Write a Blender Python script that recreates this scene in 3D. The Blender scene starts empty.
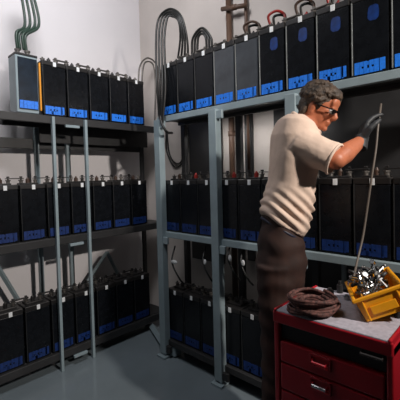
import bpy, bmesh, math, random
from mathutils import Vector, Matrix, noise
random.seed(7)
PI = math.pi
C = bpy.context.scene.collection
sc = bpy.context.scene

# ------------------------------------------------------------------ camera
F = 350.0
PHI = math.atan(330/350.0)
H = 1.30
fwd = Vector((math.cos(PHI), math.sin(PHI), 0))
rgt = Vector((math.sin(PHI), -math.cos(PHI), 0))
PITCH, ROLL = 0.0305, 0.026
SHY = -0.036                    # lens shift in frame widths
f3 = (fwd*math.cos(PITCH) - Vector((0,0,1))*math.sin(PITCH)).normalized()
up0 = rgt.cross(f3).normalized()
r3 = (rgt*math.cos(ROLL) + up0*math.sin(-ROLL)).normalized()
u3 = r3.cross(f3).normalized()
cam = bpy.data.objects.new('camera', bpy.data.cameras.new('camera'))
C.objects.link(cam)
M3 = Matrix((r3, u3, -f3)).transposed()
cam.matrix_world = Matrix.Translation((0,0,H)) @ M3.to_4x4()
cam.data.sensor_width = 36; cam.data.sensor_fit = 'HORIZONTAL'
cam.data.lens = 36*F/400
cam.data.shift_y = SHY
cam.data.clip_start = 0.02
sc.camera = cam
CAM = Vector((0,0,H))
def ray(px, py):
    return (f3 + r3*((px-200)/F) + u3*((200-py)/F + SHY*400/F))
def P(px, py, D):               # world point seen at a pixel, D metres along the view
    return CAM + ray(px, py)*D
def onz(px, py, z):
    r = ray(px, py); return CAM + r*((z-H)/r.z)
def onx(px, py, x):
    r = ray(px, py); return CAM + r*(x/r.x)
def ony(px, py, y):
    r = ray(px, py); return CAM + r*(y/r.y)

# ------------------------------------------------------------------ materials
def mat(name, col, rough=0.5, metal=0.0, var=0.0, vscale=8, bump=0.0, bscale=40, coat=0.0, spec=0.5):
    m = bpy.data.materials.new(name); m.use_nodes = True
    nt = m.node_tree; b = nt.nodes['Principled BSDF']
    b.inputs['Base Color'].default_value = (*col, 1)
    b.inputs['Roughness'].default_value = rough
    b.inputs['Metallic'].default_value = metal
    b.inputs['Coat Weight'].default_value = coat
    b.inputs['Specular IOR Level'].default_value = spec
    tc = nt.nodes.new('ShaderNodeTexCoord')
    if var:
        n = nt.nodes.new('ShaderNodeTexNoise'); n.inputs['Scale'].default_value = vscale; n.inputs['Detail'].default_value = 5
        nt.links.new(tc.outputs['Object'], n.inputs['Vector'])
        r = nt.nodes.new('ShaderNodeMapRange'); r.inputs['From Min'].default_value=.3; r.inputs['From Max'].default_value=.7
        r.inputs['To Min'].default_value = 1-var; r.inputs['To Max'].default_value = 1+var
        nt.links.new(n.outputs['Fac'], r.inputs['Value'])
        x = nt.nodes.new('ShaderNodeVectorMath'); x.operation='SCALE'; x.inputs[0].default_value = col
        nt.links.new(r.outputs['Result'], x.inputs['Scale']); nt.links.new(x.outputs['Vector'], b.inputs['Base Color'])
    if bump:
        n = nt.nodes.new('ShaderNodeTexNoise'); n.inputs['Scale'].default_value = bscale; n.inputs['Detail'].default_value = 4
        nt.links.new(tc.outputs['Object'], n.inputs['Vector'])
        bp = nt.nodes.new('ShaderNodeBump'); bp.inputs['Strength'].default_value = bump; bp.inputs['Distance'].default_value=.01
        nt.links.new(n.outputs['Fac'], bp.inputs['Height']); nt.links.new(bp.outputs['Normal'], b.inputs['Normal'])
    return m
M = {}
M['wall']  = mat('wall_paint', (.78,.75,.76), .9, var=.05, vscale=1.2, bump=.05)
M['wallr'] = mat('wall_paint_side_shaded', (.56,.51,.475), .9, var=.10, vscale=2.0, bump=.05)  # browner side wall, with the soft shade on it put into the colour
M['floor'] = mat('floor_paint', (.165,.20,.22), .16, var=.12, vscale=2.2, coat=.3)
M['ceil']  = mat('ceiling_paint', (.10,.10,.10), .9)
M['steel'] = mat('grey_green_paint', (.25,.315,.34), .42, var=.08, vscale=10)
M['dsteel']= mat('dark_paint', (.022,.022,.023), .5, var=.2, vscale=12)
M['jar']   = mat('black_jar', (.006,.007,.009), .25, var=.3, vscale=20, spec=.25)
M['jarg']  = mat('black_jar_reflecting', (.050,.056,.064), .25, var=.25, vscale=9, spec=.5)  # black jar greyed to paint in the light reflected on two cells
M['cover'] = mat('cover_plastic', (.012,.011,.011), .4, var=.3, vscale=30)
M['edge']  = mat('clear_edge', (.16,.17,.17), .35)
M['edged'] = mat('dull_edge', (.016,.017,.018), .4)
M['tag']   = mat('white_tag', (.75,.77,.78), .6)
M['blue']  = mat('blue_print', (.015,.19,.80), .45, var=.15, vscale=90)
M['blued'] = mat('blue_print_shaded', (.003,.024,.13), .5, var=.3, vscale=60)  # same blue print, darkened to carry the shade of the lower shelves
M['embl']  = mat('blue_emblem', (.004,.028,.15), .4, var=.35, vscale=50)
M['lead']  = mat('lead', (.13,.12,.11), .45, .6, var=.2, vscale=30)
M['lead2'] = mat('grey_brown_cable', (.11,.09,.075), .5)
M['red']   = mat('red_cap', (.28,.02,.015), .4)
M['brownc']= mat('brown_cap', (.05,.025,.015), .5)
M['orange']= mat('orange_strip', (.75,.30,.02), .5)
M['winf']  = mat('blue_black_panel', (.010,.018,.030), .25, var=.4, vscale=15)
M['cabg']  = mat('green_cable', (.012,.035,.022), .45)
M['cabk']  = mat('black_cable', (.009,.009,.008), .45)
M['pipe']  = mat('brown_pipe', (.10,.055,.035), .5, var=.2)
M['chest'] = mat('red_enamel', (.42,.010,.020), .35, var=.12, vscale=8, coat=.2)
M['chestd']= mat('black_recess', (.012,.008,.008), .5)
M['liner'] = mat('grey_liner', (.40,.38,.43), .8, var=.15, vscale=60, bump=.1, bscale=200)
M['chrome']= mat('bright_metal', (.62,.63,.64), .25, 1.0)
M['toolm'] = mat('tool_steel', (.35,.35,.34), .3, .9, var=.3, vscale=40)
M['toolk'] = mat('tool_grip', (.02,.02,.02), .5)
M['yellow']= mat('yellow_plastic', (.85,.36,.01), .4, var=.05, vscale=20)
M['rope']  = mat('brown_cord', (.085,.032,.026), .75, var=.95, vscale=110)
M['skin']  = mat('skin', (.42,.135,.065), .5, var=.12, vscale=25)
M['hair']  = mat('hair', (.050,.032,.020), .6, var=.75, vscale=45, bump=.6, bscale=120)
M['shirt'] = mat('cream_shirt', (.66,.50,.40), .85, var=.05, vscale=12, bump=.12, bscale=60)
M['trous'] = mat('brown_trousers', (.024,.0075,.004), .8, var=.4, vscale=18)
M['glove'] = mat('dark_glove', (.022,.024,.027), .6, var=.3, vscale=50)
M['lens']  = mat('dark_lens', (.01,.008,.008), .15)
M['belt']  = mat('dark_belt', (.01,.012,.03), .5)
M['shoe']  = mat('shoe_leather', (.02,.014,.01), .4)
M['white'] = mat('white_plastic', (.65,.66,.66), .5)

# ------------------------------------------------------------------ mesh helpers
def finish(name, bm, m, parent=None, smooth=False):
    me = bpy.data.meshes.new(name); bmesh.ops.recalc_face_normals(bm, faces=bm.faces); bm.to_mesh(me); bm.free()
    if smooth:
        for p in me.polygons: p.use_smooth = True
    o = bpy.data.objects.new(name, me); me.materials.append(m); C.objects.link(o)
    if parent: o.parent = parent
    return o
def box(bm, c, s, bev=0.0, rot=None, seg=2):
    t = bmesh.new(); bmesh.ops.create_cube(t, size=1)
    for v in t.verts: v.co = Vector((v.co.x*s[0], v.co.y*s[1], v.co.z*s[2]))
    if bev: bmesh.ops.bevel(t, geom=t.edges[:], offset=bev, segments=seg, affect='EDGES', profile=.5)
    for v in t.verts:
        co = v.co
        if rot: co = rot @ co
        v.co = co + Vector(c)
    merge(bm, t)
def merge(bm, t):
    me = bpy.data.meshes.new('tmp'); t.to_mesh(me); t.free(); bm.from_mesh(me); bpy.data.meshes.remove(me)
def frame_of(d):
    d = d.normalized(); a = Vector((0,0,1)) if abs(d.z)<.9 else Vector((1,0,0))
    x = a.cross(d).normalized(); return x, d.cross(x).normalized()
def tube(bm, pts, r, n=8, r2=None, cap=True):
    pts = [Vector(p) for p in pts]; rings=[]; px=None
    for i,p in enumerate(pts):
        d = (pts[min(i+1,len(pts)-1)] - pts[max(i-1,0)]).normalized()
        if px is None: x,y = frame_of(d)
        else:
            x = (px - d*px.dot(d)).normalized(); y = d.cross(x)
        px = x
        rr = r if r2 is None else r+(r2-r)*i/(len(pts)-1)
        if isinstance(r,(list,tuple)): rr = r[i]
        rings.append([bm.verts.new(p + x*math.cos(a)*rr + y*math.sin(a)*rr) for a in [2*PI*k/n for k in range(n)]])
    for a,b in zip(rings, rings[1:]):
        for k in range(n): bm.faces.new((a[k],a[(k+1)%n],b[(k+1)%n],b[k]))
    if cap: bm.faces.new(rings[0][::-1]); bm.faces.new(rings[-1])
def cyl(bm, c, r, h, n=12, r2=None):
    c=Vector(c); tube(bm, [c, c+Vector((0,0,h))], r, n, r2)
def spline(pts, n=10):
    pts=[Vector(p) for p in pts]; out=[]
    q=[pts[0]*2-pts[1]]+pts+[pts[-1]*2-pts[-2]]
    for i in range(1,len(q)-2):
        a,b,c,d=q[i-1:i+3]
        for k in range(n):
            t=k/n; out.append(.5*((2*b)+(c-a)*t+(2*a-5*b+4*c-d)*t*t+(3*b-a-3*c+d)*t**3))
    out.append(pts[-1]); return out
def ell(bm, c, s, rot=None, sub=3):
    t=bmesh.new(); bmesh.ops.create_icosphere(t, subdivisions=sub, radius=1)
    for v in t.verts:
        co=Vector((v.co.x*s[0],v.co.y*s[1],v.co.z*s[2]))
        if rot: co = rot@co
        v.co = co+Vector(c)
    merge(bm,t)
def tag(o, label, cat, group=None, kind=None):
    o['label']=label; o['category']=cat
    if group: o['group']=group
    if kind: o['kind']=kind
def empty(name, loc, rz=0, label=None, cat=None, group=None):
    o=bpy.data.objects.new(name,None); C.objects.link(o); o.empty_display_size=.1
    o.location=loc; o.rotation_euler=(0,0,rz)
    if label: tag(o,label,cat,group)
    return o
def struct(name, c, s, m):
    bm=bmesh.new(); box(bm,c,s); o=finish(name,bm,m); o['kind']='structure'; return o
ORD=['first','second','third','fourth','fifth','sixth','seventh','eighth','ninth','tenth','eleventh','twelfth']

# ------------------------------------------------------------------ layout
XR, YL = 1.65, 2.325            # cell fronts: right rack plane X, left rack plane Y
WX, WY = 2.10, 2.72             # walls
ZT, ZM, ZL = 1.720, .905, .125
CEIL = 3.2
X0, Y0 = -2.4, -2.6
struct('floor', ((X0+WX)/2,(Y0+WY)/2,-.05), (WX-X0+.2,WY-Y0+.2,.1), M['floor'])
struct('ceiling', ((X0+WX)/2,(Y0+WY)/2,CEIL+.05), (WX-X0+.2,WY-Y0+.2,.1), M['ceil'])
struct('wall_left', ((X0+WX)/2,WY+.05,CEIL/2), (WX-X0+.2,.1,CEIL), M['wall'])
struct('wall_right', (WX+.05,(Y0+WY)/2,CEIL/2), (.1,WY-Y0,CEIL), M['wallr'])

# ------------------------------------------------------------------ battery cell
CW, CD, CH = .156, .155, .362
def make_cell(jarm, printm, edgem, capm, emblem=False):
    r=empty('battery_cell',(0,0,0))
    bm=bmesh.new(); box(bm,(0,CD/2,.165),(CW,CD,.33),.004)
    finish('jar',bm,jarm,r)
    bm=bmesh.new(); box(bm,(0,CD/2,.345),(CW+.002,CD+.004,.03),.004)
    box(bm,(0,CD/2,.364),(CW*.7,CD*.5,.012),.003)
    finish('cover',bm,M['cover'],r)
    for s in (-1,1):
        bm=bmesh.new(); cyl(bm,(s*.045,CD*.45,.358),.011,.03); cyl(bm,(s*.045,CD*.45,.384),.016,.007,6); cyl(bm,(s*.045,CD*.45,.391),.006,.010,8)
        finish('terminal',bm,M['lead'],r)
    bm=bmesh.new(); cyl(bm,(0,CD*.5,.366),.013,.028,12); cyl(bm,(0,CD*.5,.394),.009,.012,12,.004)
    finish('vent_cap',bm,capm,r,False)
    bm=bmesh.new(); box(bm,(.004,-.004,.342),(.021,.003,.030),.001)
    finish('tag_plate',bm,M['tag'],r)
    # maker's print along the foot of the jar: worn block shapes
    bm=bmesh.new()
    h=.054; z=.035
    x=-.066
    for wd,cut in ((.020,0),(.018,1),(.022,2),(.018,1),(.020,0)):
        if cut==0: box(bm,(x+wd/2,-.0008,z),(wd,.002,h))
        elif cut==1:
            box(bm,(x+wd/2,-.0008,z+h*.30),(wd,.002,h*.4)); box(bm,(x+wd/2,-.0008,z-h*.28),(wd,.002,h*.44)); box(bm,(x+wd*.25,-.0008,z),(wd*.5,.002,h*.3))
        else:
            box(bm,(x+wd*.3,-.0008,z),(wd*.6,.002,h)); box(bm,(x+wd/2,-.0008,z-h*.3),(wd,.002,h*.4)); box(bm,(x+wd*.8,-.0008,z+h*.3),(wd*.3,.002,h*.3))
        x+=wd+.0012
    box(bm,(x+.013,-.0008,z+.002),(.022,.002,h-.004)); box(bm,(x+.007,-.0008,z),(.008,.002,h))
    finish('blue_lettering',bm,printm,r)
    if emblem:      # worn shield-like patch of print
        bm=bmesh.new()
        out=[(-.018,.026),(-.010,.034),(.012,.036),(.022,.028),(.025,.004),(.023,-.022),(.012,-.032),(-.012,-.030),(-.022,-.018),(-.021,.006)]
        for yy in (-.0012,.0006): [bm.verts.new((x+.014,yy,z+.262)) for x,z in out]
        bm.verts.ensure_lookup_table(); k=len(out)
        bm.faces.new(bm.verts[:k]); bm.faces.new(bm.verts[k:2*k][::-1])
        for i in range(k): bm.faces.new((bm.verts[i],bm.verts[k+i],bm.verts[k+(i+1)%k],bm.verts[(i+1)%k]))
        finish('emblem',bm,M['embl'],r)
    bm=bmesh.new(); box(bm,(-CW/2+.003,-.0022,.17),(.005,.005,.325),.001)
    finish('jar_edge',bm,edgem,r)
    return r
protos={
 'top': make_cell(M['jar'],M['blue'],M['edge'],M['cover'],True),
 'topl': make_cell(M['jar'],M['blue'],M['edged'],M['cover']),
 'grey':make_cell(M['jarg'],M['blue'],M['edge'],M['cover']),
 'redc':make_cell(M['jar'],M['blue'],M['edge'],M['red'],True),
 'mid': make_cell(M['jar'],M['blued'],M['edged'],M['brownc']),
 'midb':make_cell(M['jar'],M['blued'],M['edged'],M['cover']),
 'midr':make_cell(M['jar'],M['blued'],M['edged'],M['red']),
}
used=set()
def copy_tree(o,parent=None):
    c=o.copy(); C.objects.link(c)
    if parent: c.parent=parent
    for ch in list(o.children): copy_tree(ch,c)
    return c
def place_cell(kind,loc,rz,label,group):
    if kind in used: o=copy_tree(protos[kind])
    else: o=protos[kind]; used.add(kind)
    o.location=loc; o.rotation_euler=(0,0,rz+random.uniform(-.012,.012)); tag(o,label,'battery',group)
    return o
PR=.165; PL=.168
def rY(i): return 1.915-PR*(i+.5)
def lX(i): return .900+PL*i                # centre of the cell i on the left rack
S=.003
def strap(p,q,label,group):
    bm=bmesh.new(); p=Vector(p); q=Vector(q); c=(p+q)/2; d=q-p
    rz=Matrix.Rotation(math.atan2(d.y,d.x),3,'Z')
    box(bm,c,(d.length+.03,.022,.006),.0015,rz)
    box(bm,p+Vector((0,0,.009)),(.016,.016,.010),.003); box(bm,q+Vector((0,0,.009)),(.016,.016,.010),.003)
    o=finish('connector_strap',bm,M['lead'] if 'top shelf' in label else M['cover']); tag(o,label,'strap',group); return o
tiers=(('top',ZT),('middle',ZM),('bottom',ZL))
for tn,z in tiers:
    n=10 if tn=='top' else 11
    for i in range(n):
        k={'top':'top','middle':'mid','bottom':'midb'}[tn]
        if tn=='top' and i in (3,4): k='grey'
        if tn=='top' and i<3: k='topl'
        if tn=='top' and i in (6,7): k='redc'
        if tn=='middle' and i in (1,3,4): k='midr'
        extra={'grey':'reflection-greyed black','redc':'red-capped','top':'black','topl':'black','mid':'black','midr':'red-capped','midb':'black'}[k]
        place_cell(k,(XR+S,rY(i),z+S),-PI/2,f'{extra} battery, {ORD[i]} from the corner post, right rack {tn} shelf',f'batteries on the {tn} shelf of the right rack')
        if i<n-1:
            zz=z+S+.3995
            strap((XR+S+CD*.45,rY(i)-.045,zz),(XR+S+CD*.45,rY(i+1)+.045,zz),f'strap joining {ORD[i]} and {ORD[i+1]} batteries from the corner post, right rack {tn} shelf',f'connector straps on the {tn} shelf of the right rack')
    a=1 if tn=='top' else -1
    for i in range(a,6):
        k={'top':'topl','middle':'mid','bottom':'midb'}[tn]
        j=i-a
        place_cell(k,(lX(i),YL+S,z+S),0,f'black battery, {ORD[j]} from the left, left rack {tn} shelf'+(' after the grey one' if tn=='top' else ''),f'batteries on the {tn} shelf of the left rack')
        if i<5:
            zz=z+S+.3995
            strap((lX(i)+.045,YL+S+CD*.45,zz),(lX(i+1)-.045,YL+S+CD*.45,zz),f'strap joining {ORD[j]} and {ORD[j+1]} black batteries from the left end, left rack {tn} shelf',f'connector straps on the {tn} shelf of the left rack')
for k,p in protos.items():
    if k not in used: print('unused',k)

# special grey-sided battery at the left end
g=empty('grey_battery',(.893,YL+S,ZT+S),0,'grey-sided battery with orange strip and cables at the left end of the top shelf','battery')
bm=bmesh.new(); box(bm,(0,.06,.18),(.136,.12,.36),.005); finish('case',bm,M['steel'],g)
bm=bmesh.new(); box(bm,(.004,-.002,.185),(.118,.006,.325),.002); finish('front_panel',bm,M['winf'],g)
bm=bmesh.new()
for i,w in enumerate((.022,.018,.024,.02,.022)): box(bm,(-.042+i*.0225,-.006,.052),(w,.003,.050))
finish('blue_lettering',bm,M['blue'],g)
bm=bmesh.new(); box(bm,(.0755,-.008,.175),(.011,.016,.31),.003); finish('orange_strip',bm,M['orange'],g)
bm=bmesh.new(); box(bm,(0,.06,.367),(.138,.124,.016),.004); finish('cover',bm,M['cover'],g)
for s in (-1,1):
    bm=bmesh.new(); cyl(bm,(s*.03,.06,.372),.013,.035); cyl(bm,(s*.03,.06,.402),.018,.012,6); finish('terminal',bm,M['lead'],g)

# ------------------------------------------------------------------ racks
rk=empty('battery_rack',(XR,.9,0),0,'grey-green painted steel battery rack standing along the right wall','rack')
def rel(bmf,name,m,par): 
    bm=bmesh.new(); bmf(bm)
    for v in bm.verts: v.co-=par.location
    return finish(name,bm,m,par)
RD=.20
posts=[1.915,1.395,.875,.05]
for i,y in enumerate(posts):
    rel(lambda b:box(b,(XR-.028,y,ZT/2-.001),(.05,.058,ZT-.05),.003),'post',M['steel'],rk)
    rel(lambda b:box(b,(XR+RD+.02,y,ZT/2),(.035,.04,ZT-.05),.003),'rear_post',M['dsteel'],rk)
    rel(lambda b:box(b,(XR-.03,y-.0,.008),(.09,.085,.014),.003),'foot_plate',M['steel'],rk)
for tn,z in tiers:
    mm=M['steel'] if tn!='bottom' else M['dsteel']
    y1,y2=(1.945,.02)
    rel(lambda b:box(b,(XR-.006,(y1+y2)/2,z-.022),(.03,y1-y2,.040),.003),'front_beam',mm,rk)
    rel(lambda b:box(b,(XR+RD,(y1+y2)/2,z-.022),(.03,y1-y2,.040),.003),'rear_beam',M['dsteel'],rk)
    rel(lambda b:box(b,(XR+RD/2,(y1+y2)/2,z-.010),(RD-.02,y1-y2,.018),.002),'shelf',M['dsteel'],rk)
    for y in posts[:3]:
        rel(lambda b:box(b,(XR-.035,y-.045,z-.062),(.02,.05,.05),.004),'bracket',mm,rk)
# foot rail linking the two racks in the corner
rel(lambda b:tube(b,[(XR-.01,1.90,.03),(1.83,2.32,.03)],.028,4),'foot_rail',M['steel'],rk)
rel(lambda b:box(b,(XR+.02,1.86,.06),(.07,.06,.11),.01),'corner_foot',M['steel'],rk)

lk=empty('battery_rack',(1.2,YL,0),0,'dark-beamed steel battery rack along the left wall with thin grey posts','rack')
px52=ony(54,200,YL).x; px83=ony(86,200,YL).x
for x in (px52,px83,):
    rel(lambda b:box(b,(x,YL-.028,.855),(.019,.026,1.71),.002),'post',M['steel'],lk)
RL=.25
for x in (px52-.002,px83-.002,ony(143,200,YL+RL).x,.35):
    rel(lambda b:box(b,(x,YL+RL,.85),(.030,.03,1.70),.002),'rear_post',M['steel'] if x<1.5 else M['dsteel'],lk)
xa,xb=.36,2.0
for tn,z in tiers:
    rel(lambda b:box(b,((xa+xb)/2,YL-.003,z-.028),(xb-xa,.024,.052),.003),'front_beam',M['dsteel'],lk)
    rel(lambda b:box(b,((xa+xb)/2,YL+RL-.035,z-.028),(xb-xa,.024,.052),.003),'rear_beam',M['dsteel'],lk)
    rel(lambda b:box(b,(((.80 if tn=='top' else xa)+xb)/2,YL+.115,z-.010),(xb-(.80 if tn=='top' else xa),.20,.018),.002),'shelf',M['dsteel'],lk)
    xm=(px52+px83)/2
    rel(lambda b:box(b,(xm+.02,YL-.025,z-.064),(.10,.02,.018),.002),'bracket',M['steel'],lk)
rel(lambda b:box(b,((xa+xb)/2,YL+RL+.028,1.555),(xb-xa,.02,.07),.002),'back_rail',M['dsteel'],lk)
rel(lambda b:box(b,((px52+.0+xb)/2,YL+RL-.045,1.625),(xb-px52,.006,.13),.002),'back_panel',M['dsteel'],lk)
zl=lambda px,py:ony(px,py,YL+RL)
for a,c in (((-4,264),(18,300)),((86,284),(107,252)),((107,252),(122,282))):
    rel(lambda b:tube(b,[zl(*a),zl(*c)],.016,4),'brace',M['steel'],lk)

# ------------------------------------------------------------------ cables
def cable(name,pts,r,m,label,group=None,n=8,seg=10):
    bm=bmesh.new(); tube(bm,spline(pts,seg),r,n); o=finish(name,bm,m,None,True); tag(o,label,'cable',group); return o
base=Vector((.893,YL+.065,ZT+.41))
tops=[(20,-14),(24,-14),(28,-14),(31,-14)]
for i,(a,b_) in enumerate(tops):
    e=ony(a,b_,YL+.10+.02*(i%2)); m_=ony(a+5+i,24,YL+.09)
    bx=base+Vector((-.03+.02*i,.01*(i%2),.01))
    cable('battery_cable',[e,m_,bx+Vector((0,0,.10)),bx],.0095,M['cabg'],f'dark green cable rising from the grey-sided battery, {ORD[i]} from the left','green cables above the grey-sided battery')
# tall loop at the corner
XC=XR+.03
for i in range(4):
    o_=i*2.8
    pts=[onx(160+o_*.3,124,XR-.035 if i<2 else XR-.055),onx(157+o_,85,XR-.045),onx(156+o_,40,XC-.03),onx(159+o_,18,XC),onx(170+o_*.3,9+o_*.9,XC+.02),onx(181-o_*.3,16+o_*.6,XC+.03),onx(187-o_*.8,38,XC+.05),onx(188-o_*1.2,58,XC+.07)]
    cable('battery_cable',pts,.0078,M['cabk'],f'black cable of the tall corner loop above the corner post, {["outermost","second from outside","third from outside","innermost"][i]}','tall looped cables at the corner')
for i in range(3):
    o_=i*2.6
    pts=[onx(192+o_,54,XC+.06),onx(193+o_,38,XC+.05),onx(202,28+o_*1.1,XC+.05),onx(211-o_,38,XC+.05),onx(212-o_,52,XC+.06)]
    cable('battery_cable',pts,.008,M['cabk'],f'black cable of the low loop beside the tall corner loop, {["outer","middle","inner"][i]}','low looped cables on the right rack')
for i in range(2):
    o_=i*3.5
    pts=[ony(138+o_,87,YL+.10),ony(140+o_,66,YL+.1),ony(148,58+o_,YL+.1),ony(157-o_,66,YL+.1),ony(159-o_,86,YL+.1),ony(158-o_,125,YL+.1)]
    cable('battery_cable',pts,.007,M['lead'],f'greyish looped cable over the last left-rack battery, {["outer","inner"][i]}','grey looped cables on the left rack')
# tails below the corner loop and on the middle shelf
cable('battery_cable',[onx(160,116,XR-.06),onx(162,124,XR-.07),onx(167,132,XR-.05),onx(172,133,XR+.1)],.009,M['cabk'],'short black cable tail hooking under the top beam at the corner post')
for i in range(2):
    pts=[onx(166+i,132,WX-.012),onx(167+i*2,152,WX-.012),onx(175,167-i*4,WX-.012),onx(184-i*2,160,WX-.012),onx(188-i*2,138,WX-.012),onx(189,106,WX-.012)]
    cable('battery_cable',pts,.007,M['cabk'],f'black cable hanging in a loop before the wall behind the corner post, {["outer","inner"][i]}','hanging loops behind the corner post')
# random black jumpers among the lower shelves
for i,(a,b_,x) in enumerate(((206,262,XR-.02),(231,258,XR-.03),(244,263,XR-.03),(175,262,XR-.02))):
    cable('battery_cable',[onx(a,b_-16,XR+.04),onx(a-3,b_,x),onx(a+4,b_+16,XR-.02),onx(a+9,b_+22,XR+.04)],.006,M['cabk'],['black jumper cable below the middle beam between corner and second post','black jumper cable just right of the second post','black jumper cable near the man\'s hip','black jumper cable beside the corner post'][i])
    bm=bmesh.new(); c=onx(a-1,b_,x-.012); ell(bm,c,(.006,.012 if i<3 else .03,.018 if i<3 else .014)); t=finish('cable_tag',bm,M['white'],None,True)
    tag(t,['small white cable tag between corner and second posts','small white cable tag right of the second post','white oval cable tag near the man\'s hip','wide white cable tag beside the corner post'][i],'tag')

for j,(i,m_,hh) in enumerate(((4,'brownc',.05),(5,'red',.055),(6,'brownc',.06),(7,'red',.075),(8,'red',.06))):
    zz=ZT+S+.405; y=rY(i); x=XR+S+CD*.45
    nm={'red':'red','brownc':'brown'}[m_]
    for q in (0,1):
        ya=y+.045-q*.012; yb=y-.045+q*.012
        cable('terminal_lead',[(x+q*.02,ya,zz-.006),(x-.02+q*.035,ya,zz+hh*.7),(x-.01+q*.03,(ya+yb)/2,zz+hh-q*.012),(x+.01+q*.03,yb+.01,zz+hh*.6),(x+q*.02,yb,zz-.006)],.0075,M[m_] if q==0 else M['cabk'],f'{nm if q==0 else "black"} lead arched over the {ORD[i]} battery, right rack top shelf')
# pipes on the right wall
def pipe(a,b,r,m,label):
    bm=bmesh.new(); tube(bm,[a,b],r,12); 
    mid=(Vector(a)+Vector(b))/2; d=(Vector(b)-Vector(a)).normalized()
    tube(bm,[mid-d*.02,mid+d*.02],r*1.25,12)
    o=finish('wall_pipe',bm,m,None,True); tag(o,label,'pipe'); return o
p1=onx(229,20,WX-.035)
pipe((WX-.035,p1.y,.0),(WX-.035,p1.y,CEIL),.022,M['pipe'],'brown vertical pipe on the right wall, left one above the fourth battery')
p2=onx(246,20,WX-.035)
pipe((WX-.035,p2.y,1.3),(WX-.035,p2.y,CEIL),.012,M['pipe'],'thin brown vertical pipe on the right wall, right of the thick one')
pz=onx(236,8,WX-.07).z
pipe((WX-.078,p1.y+.03,pz+.03),(WX-.065,p2.y-.03,pz-.01),.016,M['pipe'],'short brown horizontal pipe crossing the two upright pipes on the right wall')
# dark panels on the right wall behind the middle shelf, pale wall between them
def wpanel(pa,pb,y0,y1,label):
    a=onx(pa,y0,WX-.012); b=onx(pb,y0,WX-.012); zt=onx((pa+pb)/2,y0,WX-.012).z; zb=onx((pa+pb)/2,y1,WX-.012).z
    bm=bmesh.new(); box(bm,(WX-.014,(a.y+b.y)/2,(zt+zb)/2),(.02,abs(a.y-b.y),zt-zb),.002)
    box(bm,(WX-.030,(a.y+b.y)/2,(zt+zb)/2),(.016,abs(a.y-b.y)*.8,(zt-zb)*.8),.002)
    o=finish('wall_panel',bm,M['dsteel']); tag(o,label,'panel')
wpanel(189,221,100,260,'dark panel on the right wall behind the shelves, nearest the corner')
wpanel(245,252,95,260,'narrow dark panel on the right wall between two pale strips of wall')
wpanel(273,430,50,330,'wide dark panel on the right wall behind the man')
for a,b,y0,y1,n in ((335,340,253,292,'left'),(350,354,253,278,'right')):
    p=onx(a,y0,XR+.02); q=onx(b,y1,XR+.02)
    bm=bmesh.new(); box(bm,(XR+.10,(p.y+q.y)/2+.0,(p.z+q.z)/2),(.012,abs(p.y-q.y),abs(p.z-q.z)),.002)
    box(bm,(XR+.10,(p.y+q.y)/2,q.z),(.03,abs(p.y-q.y)*1.4,.01),.002)
    o=finish('busbar',bm,M['steel'] if n=='left' else M['white']); tag(o,f'upright pale busbar under the middle shelf behind the yellow tote, {n} one','busbar')

# ------------------------------------------------------------------ tool chest
CX0,CX1,CY0,CY1,CZ=.995,1.295,.258,.618,.85
tc=empty('tool_chest',((CX0+CX1)/2,(CY0+CY1)/2,0),0,'red metal tool chest with grey top liner standing in front of the man','tool chest')
xc=(CX0+CX1)/2; yc=(CY0+CY1)/2; wx=CX1-CX0; wy=CY1-CY0
def body(b):
    box(b,(CX1-.008,yc,CZ/2+.03),(.016,wy,CZ-.09),.003)
    for y in (CY0+.009,CY1-.009): box(b,(xc,y,CZ/2+.03),(wx,.018,CZ-.09),.004)
    box(b,(xc,yc,.10),(wx-.01,wy-.01,.03),.003)
    box(b,(xc+.01,yc,CZ-.10),(wx-.03,wy-.02,.012))
rel(body,'cabinet_body',M['chest'],tc)
def rim(b):
    for y in (CY0+.008,CY1-.008): box(b,(xc,y,CZ-.018),(wx+.012,.010,.046),.004)
    for x in (CX0-.0,CX1+.0): box(b,(x,yc,CZ-.022),(.012,wy,.038),.004)
    box(b,(xc,yc,CZ-.030),(wx,wy,.02))
rel(rim,'top_tray',M['chest'],tc)
rel(lambda b:box(b,(xc,yc,CZ-.004),(wx+.006,wy-.018,.010),.003),'liner',M['liner'],tc)
def blk(b): box(b,(CX0+.020,yc,CZ-.070),(.012,wy-.04,.052),.002)
rel(blk,'recess_panel',M['chestd'],tc)
rel(lambda b:(tube(b,[(CX0+.003,yc-.10,CZ-.050),(CX0-.012,yc-.10,CZ-.052),(CX0-.012,yc-.155,CZ-.052),(CX0+.003,yc-.155,CZ-.050)],.0045,8),box(b,(CX0+.006,yc-.1275,CZ-.05),(.012,.07,.018),.002)),'latch',M['chestd'],tc)
zt=CZ-.098
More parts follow.
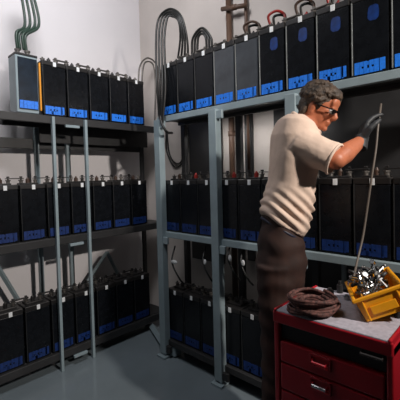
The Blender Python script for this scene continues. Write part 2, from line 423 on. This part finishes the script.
for i,h in enumerate((.072,.090,.115,.14,.16)):
    zc=zt-h/2
    d=rel(lambda b:box(b,(CX0+.012,yc,zc),(.024,wy-.046,h-.005),.004),'drawer',M['chest'],tc)
    def hd(b):
        b_y=yc+.020; hz=zt-min(h*.5,.026)
        box(b,(CX0-.002,b_y,hz+.017),(.008,.062,.006),.001); box(b,(CX0-.002,b_y,hz-.017),(.008,.062,.006),.001)
        for s in (-1,1): box(b,(CX0-.002,b_y+s*.030,hz),(.008,.006,.034),.001)
        tube(b,[(CX0-.001,b_y-.024,hz+.004),(CX0-.016,b_y-.020,hz),(CX0-.016,b_y+.020,hz),(CX0-.001,b_y+.024,hz+.004)],.004,8)
    hzq=zt-min(h*.5,.026)
    bm=bmesh.new(); hd(bm)
    for v in bm.verts: v.co-=tc.location
    finish('handle',bm,M['chest'],d)
    if i==1:
        bm=bmesh.new(); tube(bm,[(CX0-.0155,yc-.002,hzq),(CX0-.0155,yc+.042,hzq)],.0046,8)
        for v in bm.verts: v.co-=tc.location
        finish('handle_bar',bm,M['chrome'],d)
    zt-=h
for x in (CX0+.04,CX1-.04):
    for y in (CY0+.04,CY1-.04):
        rel(lambda b:(tube(b,[(x-.012,y,.0425),(x+.012,y,.0425)],.042,16),box(b,(x,y,.075),(.04,.05,.022),.003)),'caster',M['toolk'],tc)

# coil of cord on the chest
cc=Vector((*onz(313,311,CZ).xy,CZ)); 
co=empty('cord_coil',cc,0,'coiled brown cord lying on the left of the tool chest top','cord')
bm=bmesh.new()
pts=[]; tot=9
for k in range(tot*28):
    a=2*PI*k/28; t=k/(tot*28)
    rr=.066+.010*math.sin(k*.19)+.004*math.sin(a*3+k*.05)
    zz=.007+t*.046+.004*math.sin(a*2+k*.03)
    pts.append((rr*math.cos(a),rr*math.sin(a),zz))
tube(bm,pts,.0056,8); finish('outer_turns',bm,M['rope'],co,True)
bm=bmesh.new(); pts=[]
for k in range(4*24):
    a=2*PI*k/24; t=k/96; rr=.042+.008*math.sin(k*.23)
    pts.append((rr*math.cos(a)+.004,rr*math.sin(a),.007+t*.034+.003*math.sin(a*2)))
tube(bm,pts,.0065,8); finish('inner_turns',bm,M['rope'],co,True)

# yellow tote, tipped
Q=onz(367,322,CZ+.001); 
th=math.radians(24)
uh=(rgt*.96-fwd*.28).normalized(); wh=(rgt*.28+fwd*.96).normalized(); Z=Vector((0,0,1))
U=uh*math.cos(th)+Z*math.sin(th); V=-uh*math.sin(th)+Z*math.cos(th); W=wh
L_,D_,HH=.125,.165,.072
tt=empty('tool_tote',(0,0,0),0,'yellow open plastic tote full of metal tools, tipped up on the tool chest','tote')
tt.matrix_world=Matrix((U,W,V)).transposed().to_4x4(); tt.location=Q
def tp(b,x0,x1,y0,y1,z0,z1,fl=0.0,m=None): pass
def wallq(b,p,q,z,th_,out):     # slanted wall slab
    p=Vector(p);q=Vector(q);out=Vector(out)
    vs=[]
    for k,zz in ((0,0),(1,z)):
        for o_ in (0,th_):
            for e in (p,q):
                vs.append(b.verts.new(e+out*(.006*k)-out*o_+Vector((0,0,zz))))
    a=vs
    for f in ((0,1,3,2),(4,6,7,5),(0,4,5,1),(2,3,7,6),(0,2,6,4),(1,5,7,3)): b.faces.new([a[i] for i in f])
bm=bmesh.new(); t_=.004
wallq(bm,(0,0,0),(L_,0,0),HH,t_,(0,-1,0)); wallq(bm,(0,D_,0),(L_,D_,0),HH,t_,(0,1,0))
wallq(bm,(0,0,0),(0,D_,0),HH,t_,(-1,0,0)); wallq(bm,(L_,0,0),(L_,D_,0),HH,t_,(1,0,0))
box(bm,(L_/2,D_/2,.003),(L_,D_,.006),.001)
finish('tub',bm,M['yellow'],tt)
bm=bmesh.new()
for y in (-.008,D_+.008): box(bm,(L_/2,y,HH-.002),(L_+.028,.010,.011),.003)
for x in (-.008,L_+.008): box(bm,(x,D_/2,HH-.002),(.010,D_+.016,.011),.003)
finish('rim',bm,M['yellow'],tt)
bm=bmesh.new()
for x in (.012,L_-.012): box(bm,(x,-.007,HH*.45),(.006,.006,HH*.85),.002)
box(bm,(L_/2,-.0065,HH*.40),(L_*.6,.004,HH*.35),.0015)
finish('rib',bm,M['yellow'],tt)
def tw(x,y,z): return Q+U*x+W*y+V*z
# tools lying in the tote
names=[('screwdriver','tool'),('pliers','tool'),('socket_wrench','tool'),('clamp','tool')]
RT=Matrix((U,W,V)).transposed()
for k in range(64):
    kind=k%4; x=random.uniform(.02,L_-.02); y=random.uniform(.015,D_-.02); z=HH*.88+random.uniform(-.020,.045)
    d=Vector((random.uniform(-1,1),random.uniform(-.7,.7),random.uniform(-.1,.9))).normalized()
    ln=random.uniform(.018,.032)
    a=Vector((x,y,z))-d*ln*.6; c=Vector((x,y,z))+d*ln
    e=empty(names[kind][0],Q,0); e.matrix_world=Matrix.Translation(Q)@RT.to_4x4()
    tag(e,['short screwdriver with dark grip in the yellow tote','small pliers lying in the yellow tote','bright socket wrench poking out of the yellow tote','small metal clamp in the yellow tote'][kind],'tool',['screwdrivers','pliers','socket wrenches','clamps'][kind]+' heaped in the yellow tote')
    x1,y1=frame_of(d)
    if kind==0:
        b=bmesh.new(); tube(b,[a,a+(c-a)*.55],.0022,6); finish('shaft',b,M['chrome'],e)
        b=bmesh.new(); tube(b,[a+(c-a)*.5,a+(c-a)*.6,c],[.004,.006,.005],8); finish('grip',b,M['toolk'],e,True)
    elif kind==1:
        b=bmesh.new(); tube(b,[c,c-d*ln*.4+x1*.002,c-d*ln*.6],[.002,.006,.005],6); finish('jaw',b,M['toolm'],e)
        for s in (-1,1):
            b=bmesh.new(); tube(b,[c-d*ln*.5,c-d*ln*.9+x1*s*.006,a+x1*s*.005],.003,6); finish('grip',b,M['toolk'],e,True)
    elif kind==2:
        b=bmesh.new(); tube(b,[a,c],.003,6); finish('shaft',b,M['chrome'],e)
        b=bmesh.new(); tube(b,[c-y1*.006,c+y1*.007],.0085,12); finish('socket',b,M['chrome'],e)
    else:
        b=bmesh.new(); tube(b,[a,a+x1*.012,c+x1*.012,c],.0032,6); finish('bow',b,M['toolm'],e)
        b=bmesh.new(); tube(b,[a+(c-a)*.2,c+d*.006],.0025,6); cyl(b,c,.005,.004,8); finish('screw',b,M['chrome'],e)
# prop under the raised end and small clutter behind
o=bmesh.new(); pc=tw(L_-.015,D_/2,0); hh=pc.z-CZ-.003
box(o,(pc.x,pc.y,CZ+hh/2-.004),(.05,.07,hh-.010),.006,Matrix.Rotation(-.7,3,'Z')); ob=finish('tool_pouch',o,M['toolk']); tag(ob,'dark tool pouch propping up the right end of the yellow tote','pouch')
for i,(a,b_) in enumerate(((330,296),(340,293),(347,300))):
    p=onz(a,b_,CZ); 
    b=bmesh.new(); s=[(.014,.03),(.011,.045),(.010,.02)][i]
    cyl(b,(p.x,p.y,CZ),s[0],s[1]*.7,12); cyl(b,(p.x,p.y,CZ+s[1]*.7),s[0]*.5,s[1]*.3,10)
    ob=finish('small_bottle',b,M['toolk'] if i!=2 else M['toolm']); tag(ob,['black small bottle behind the brown cord coil','taller black small bottle left of the yellow tote','low metal small bottle touching the yellow tote side'][i],'bottle')

# ------------------------------------------------------------------ the man
def remesh(name,bm,m,parent,vox=.006,smooth=6,disp=None):
    me=bpy.data.meshes.new('t'); bm.to_mesh(me); bm.free()
    o=bpy.data.objects.new('t',me); C.objects.link(o)
    md=o.modifiers.new('r','REMESH'); md.mode='VOXEL'; md.voxel_size=vox
    if smooth:
        s=o.modifiers.new('s','SMOOTH'); s.iterations=smooth; s.factor=.5
    dg=bpy.context.evaluated_depsgraph_get(); dg.update()
    me2=bpy.data.meshes.new_from_object(o.evaluated_get(dg)); bpy.data.objects.remove(o); 
    me2.name=name
    if disp:
        nn=[v.normal.copy() for v in me2.vertices]
        for v,n_ in zip(me2.vertices,nn): v.co+=n_*disp(v.co)
    for p in me2.polygons: p.use_smooth=True; 
    me2.materials.clear(); me2.materials.append(m)
    ob=bpy.data.objects.new(name,me2); C.objects.link(ob); ob.parent=parent
    if parent:
        ob.matrix_parent_inverse=parent.matrix_world.inverted()
    return ob
feet=P(282,245,1.53); feet.z=0
man=empty('person',feet,0,'man in cream short-sleeved shirt, brown trousers and dark glove reaching into the rack','person')
bpy.context.view_layer.update()
bmh=lambda: bmesh.new()
def bal(b,p,s,heading=0,tilt=0): # ellipsoid aligned to (view-right, depth, up); s=(r,d,z); tilt leans the up axis towards view-right
    Rm=Matrix((rgt,fwd,Z)).transposed() @ Matrix.Rotation(heading,3,'Z') @ Matrix.Rotation(tilt,3,'Y')
    ell(b,p,s,Rm)
# joints
pel=P(281,248,1.54); waist=P(284,222,1.54); chest=P(292,168,1.53); sh=P(297,140,1.53); neckb=P(303,127,1.53); head=P(319,107,1.50)
RS=P(305,147,1.41); RE=P(336,160,1.34); RW=P(361,141,1.42)
LS=P(300,146,1.63); LE=P(296,188,1.65); LW=P(294,222,1.64)
# body (skin): head, neck, arms, trunk as one surface
hR=Matrix((rgt,fwd,Z)).transposed() @ Matrix.Rotation(math.radians(-36),3,'Z') @ Matrix.Rotation(math.radians(26),3,'Y')
HS=.83
def hp(x,y,z): return head+hR@Vector((x,y,z))*HS      # x = facing, y = his left, z = up
def hell(b,c,s): ell(b,hp(*c),[q*HS for q in s],hR)
b=bmesh.new()
hell(b,(-.012,0,.025),(.088,.070,.088)); hell(b,(.022,0,-.025),(.062,.056,.080)); hell(b,(.045,0,-.080),(.034,.034,.028))
hell(b,(.072,0,.040),(.020,.045,.035)); hell(b,(.080,0,.014),(.012,.044,.010))      # brow
tube(b,[hp(.080,0,.012),hp(.096,0,-.018),hp(.104,0,-.030)],[.008,.011,.013],10); hell(b,(.096,0,-.033),(.014,.017,.010))
hell(b,(.079,0,-.055),(.013,.024,.007)); hell(b,(.077,0,-.067),(.012,.021,.007)); hell(b,(.074,0,-.092),(.014,.018,.014))
for s in (-1,1):
    hell(b,(.066,s*.033,-.018),(.020,.020,.020))
    hell(b,(-.006,s*.070,-.008),(.018,.008,.032)); hell(b,(-.004,s*.072,-.034),(.010,.007,.012))
tube(b,[neckb-Z*.05,neckb,hp(-.015,0,-.06),hp(-.01,0,-.01)],[.072,.060,.055,.055],16)
tube(b,[pel,waist,chest,sh,neckb],[.085,.080,.090,.075,.05],16)
tube(b,[sh,RS,(RS+RE)/2,RE],[.045,.048,.044,.038],14)
tube(b,[RE,RE+(RW-RE)*.3,RW+(RE-RW)*.15,RW],[.037,.040,.027,.024],14); ell(b,RE,(.038,.038,.038))
tube(b,[sh,LS,(LS+LE)/2,LE],[.045,.048,.042,.036],14); tube(b,[LE,LE+(LW-LE)*.35,LW],[.036,.038,.024],14); ell(b,LE,(.037,.037,.037))
bodyo=remesh('body',b,M['skin'],man,.0045,5)
# hair: cap over the crown and back of head, in locks
b=bmesh.new()
hell(b,(-.022,0,.040),(.092,.078,.084)); hell(b,(-.055,0,-.005),(.052,.066,.068)); hell(b,(.030,0,.088),(.055,.058,.028)); hell(b,(-.060,0,-.050),(.030,.050,.034))
hell(b,(.058,0,.074),(.034,.050,.026)); hell(b,(.074,.012,.058),(.016,.030,.018))
for s in (-1,1): hell(b,(.014,s*.062,.020),(.016,.012,.040)); hell(b,(-.045,s*.045,-.035),(.024,.030,.045))
rnd=random.Random(3)
for k in range(190):
    th_=rnd.uniform(0,2*PI); z_=rnd.uniform(-.1,1)
    q=Vector((math.cos(th_)*math.sqrt(max(0,1-z_*z_)),math.sin(th_)*math.sqrt(max(0,1-z_*z_)),z_))
    if q.x>.55 and q.z<.35: continue
    p0=Vector((-.022+q.x*.092,q.y*.078,.040+q.z*.084))
    dr=Vector((-.030 if q.x<.5 else .012,q.y*.008,-.022)); dr-=q*dr.dot(q)
    tube(b,[hp(*(p0-dr*.6)),hp(*(p0+q*.005)),hp(*(p0+dr*.8+q*.001))],[.003,.0075,.002],7)
remesh('hair',b,M['hair'],man,.0028,1)
# glasses, eyes, mouth
b=bmesh.new()
for s in (-1,1):
    box(b,hp(.092,s*.031,-.002),(.006,.036,.024),.0025,hR); tube(b,[hp(.090,s*.056,.008),hp(.040,s*.072,.008),hp(-.006,s*.079,.008)],.003,6)
box(b,hp(.098,0,.008),(.006,.022,.006),.001,hR)
finish('glasses',b,M['lens'],None).parent=man
gl=[c for c in bpy.data.objects if c.name=='glasses'][0]; gl.matrix_parent_inverse=man.matrix_world.inverted()
for s in (-1,1):
    b=bmesh.new(); ell(b,hp(.078,s*.032,-.002),(.012,.012,.012)); e=finish('eye',b,M['white'],man,True); e.matrix_parent_inverse=man.matrix_world.inverted()
# shirt
def wr(co):
    p=co
    h=(p.z-waist.z)
    f=0
    d=p-waist
    a=d.dot(rgt); 
    # folds converging towards the tucked waist at the front
    if -.03<h<.16:
        w_=max(0,1-abs(h-.05)/.12)
        f+=.0075*w_*math.sin((a*1.0+h*1.05)*125+math.sin(d.dot(fwd)*18))
    f+=.004*noise.noise(p*9)+.0028*noise.noise(p*24)
    return f
b=bmesh.new()
def loft(b,secs,n=40,e=.8):
    rings=[]
    for l,r,D,hd in secs:
        pl_,pr_=P(*l,D),P(*r,D); c=(pl_+pr_)/2; hx=(pr_-pl_)/2; ring=[]
        for k in range(n):
            a=2*PI*k/n; ca,sa=math.cos(a),math.sin(a)
            ring.append(b.verts.new(c+hx*math.copysign(abs(ca)**e,ca)+fwd*hd*math.copysign(abs(sa)**e,sa)))
        rings.append(ring)
    for p,q in zip(rings,rings[1:]):
        for k in range(n): b.faces.new((p[k],p[(k+1)%n],q[(k+1)%n],q[k]))
    b.faces.new(rings[0][::-1]); b.faces.new(rings[-1])
loft(b,[((284,116),(302,118),1.54,.08),((277,121),(311,126),1.54,.14),((272,136),(318,140),1.53,.150),((271,158),(316,164),1.53,.150),
 ((269,180),(312,184),1.54,.145),((264,197),(311,205),1.54,.14),((261,208),(305,228),1.54,.137),((263,214),(300,236),1.54,.128)])
tube(b,[P(300,140,1.50),RS,RS+(RE-RS)*.55,RS+(RE-RS)*.93],[.066,.068,.064,.062],18)
tube(b,[P(300,140,1.58),LS,LS+(LE-LS)*.6],[.066,.064,.058],18)
tube(b,[neckb-Z*.01,neckb+(head-neckb)*.22],[.064,.062],18)
shirt=remesh('shirt',b,M['shirt'],man,.0055,6,wr)
b=bmesh.new()
cn=(head-neckb).normalized(); x1,y1=frame_of(cn); cc0=neckb+(head-neckb)*.20
pts=[cc0+x1*math.cos(a)*.070+y1*math.sin(a)*.070 for a in [2*PI*k/24 for k in range(25)]]
tube(b,pts,[.011]*25,8); remesh('collar',b,M['shirt'],man,.0035,3)
b=bmesh.new(); d=(RE-RS).normalized(); x1,y1=frame_of(d); ce=RS+(RE-RS)*.95
tube(b,[ce+x1*math.cos(a)*.060+y1*math.sin(a)*.060 for a in [2*PI*k/24 for k in range(25)]],[.006]*25,8); remesh('sleeve_hem',b,M['shirt'],man,.003,2)
# trousers
RH=P(278,264,1.48); LH=P(284,264,1.60)
def at_z(p,z,dr=0,dd=0): q=Vector(p)+rgt*dr+fwd*dd; q.z=z; return q
RK=at_z(RH,.52,-.005,0); RA=at_z(RH,.10,-.035,0); LK=at_z(LH,.52,.02,.01); LA=at_z(LH,.10,.0,.02)
b=bmesh.new()
loft(b,[((264,214),(299,235),1.54,.122),((262,226),(303,244),1.54,.135),((259,245),(304,256),1.54,.145),((257,266),(302,272),1.54,.145),((258,285),(300,288),1.54,.12)])
for h_,k_,a_ in ((RH,RK,RA),(LH,LK,LA)):
    tube(b,[h_,(h_+k_)/2,k_,(k_+a_)/2,a_-Z*.035],[.092,.084,.070,.064,.058],18)
def wt(co): return .004*noise.noise(co*14)+.003*math.sin(co.z*70+noise.noise(co*6)*4)
remesh('trousers',b,M['trous'],man,.007,5,wt)
b=bmesh.new(); cbelt=P(281,229,1.54)
Rb=Matrix((rgt,fwd,Z)).transposed()@Matrix.Rotation(.55,3,'Y')
pts=[cbelt+Rb@Vector((math.cos(a)*.094,math.sin(a)*.122,0)) for a in [2*PI*k/32 for k in range(33)]]
tube(b,pts,[.008]*33,6); remesh('belt',b,M['belt'],man,.004,2)
for a_ in (RA,LA):
    b=bmesh.new(); f_=(rgt*.9+fwd*.3).normalized(); Rf=Matrix((f_,Z.cross(f_),Z)).transposed()
    base_=Vector((a_.x,a_.y,0)); ell(b,base_+f_*.05+Z*.045,(.125,.045,.042),Rf); ell(b,base_-f_*.015+Z*.06,(.055,.042,.058),Rf); box(b,base_+f_*.05+Z*.014,(.24,.085,.024),.01,Rf)
    remesh('shoe',b,M['shoe'],man,.005,3)
# gloved hands with separate fingers
def hand(W_,dirv,palmn,curl,name='glove'):
    dirv=dirv.normalized(); side=palmn.cross(dirv).normalized(); pn=dirv.cross(side).normalized()
    b=bmesh.new()
    def q(a,s_,n_): return W_+dirv*a+side*s_+pn*n_
    tube(b,[q(-.035,0,0),q(0,0,0),q(.02,0,0)],[.031,.027,.028],14)
    Rh=Matrix((dirv,side,pn)).transposed(); ell(b,q(.048,0,0),(.046,.040,.017),Rh); ell(b,q(.030,-.018,-.004),(.030,.020,.018),Rh)
    for i,(s_,ln) in enumerate(((-.030,.066),(-.010,.076),(.011,.070),(.030,.054))):
        p=q(.078-.006*abs(i-1.3),s_,0); pts=[q(.05,s_*.8,0),p]; a=curl*.4
        for j,fr in enumerate((.45,.32,.25)):
            a+=curl*.5; p=p+(dirv*math.cos(a)-pn*math.sin(a)+side*(s_*.8))*ln*fr; pts.append(p)
        tube(b,pts,[.010,.0105,.0095,.0088,.0075],10); ell(b,pts[-1],(.0075,)*3,sub=2)
    pts=[q(.018,-.022,-.004),q(.040,-.046,-.012),q(.062,-.054,-.024),q(.082,-.050,-.036)]
    tube(b,pts,[.014,.012,.0105,.0085],10); ell(b,pts[-1],(.0085,)*3,sub=2)
    return remesh(name,b,M['glove'],man,.0032,3)
hand(RW,P(368,114,1.45)-RW,(-rgt*.95+fwd*.15+Z*.2),.55)
hand(LW,(-Z+rgt*.1),(-fwd),.7)

# cable held in the hand
hc=[P(381,104,1.53),P(380,112,1.48),P(378,126,1.46),P(376,148,1.45),P(372,175,1.44),P(367,210,1.44),P(363,236,1.43),P(358,258,1.40),P(354,276,1.34),P(351,292,1.28)]
cable('test_lead',hc,.0045,M['lead2'],'thin grey cable hanging from the gloved hand down behind the yellow tote')

# ------------------------------------------------------------------ lights
def area(name,loc,tgt,size,power,col,sy=None):
    l=bpy.data.lights.new(name,'AREA'); l.size=size; l.energy=power; l.color=col
    if sy: l.shape='RECTANGLE'; l.size_y=sy
    o=bpy.data.objects.new(name,l); C.objects.link(o); o.location=loc
    o.rotation_euler=(Vector(tgt)-Vector(loc)).to_track_quat('-Z','Y').to_euler(); return o
def spot(name,loc,tgt,r,power,col,ang,blend):
    l=bpy.data.lights.new(name,'SPOT'); l.shadow_soft_size=r; l.energy=power; l.color=col; l.spot_size=math.radians(ang); l.spot_blend=blend
    o=bpy.data.objects.new(name,l); C.objects.link(o); o.location=loc
    o.rotation_euler=(Vector(tgt)-Vector(loc)).to_track_quat('-Z','Y').to_euler(); return o
key=rgt*1.55+fwd*.05+Z*2.40
spot('key_lamp',key,(1.45,.70,1.42),.06,250,(1,.92,.85),66,.8)
area('wall_fill',(.75,1.35,3.1),(1.15,2.7,2.3),.7,42,(.98,.97,1))  # added fill without a fixture, washes both walls
area('ceiling_lamp',(.9,1.0,3.1),(1.2,1.7,0),.4,2,(.85,.93,1))
area('rack_back_fill',(1.90,1.40,1.62),(2.10,1.40,1.30),.9,1.7,(1,.97,.95),.04)  # added unseen strip light, brightens the wall strips behind the rack
w=bpy.data.worlds.new('world'); sc.world=w; w.use_nodes=True
w.node_tree.nodes['Background'].inputs[0].default_value=(.10,.115,.13,1); w.node_tree.nodes['Background'].inputs[1].default_value=.12
sc.view_settings.view_transform='Standard'; sc.view_settings.look='None'; sc.view_settings.exposure=0; sc.view_settings.gamma=1
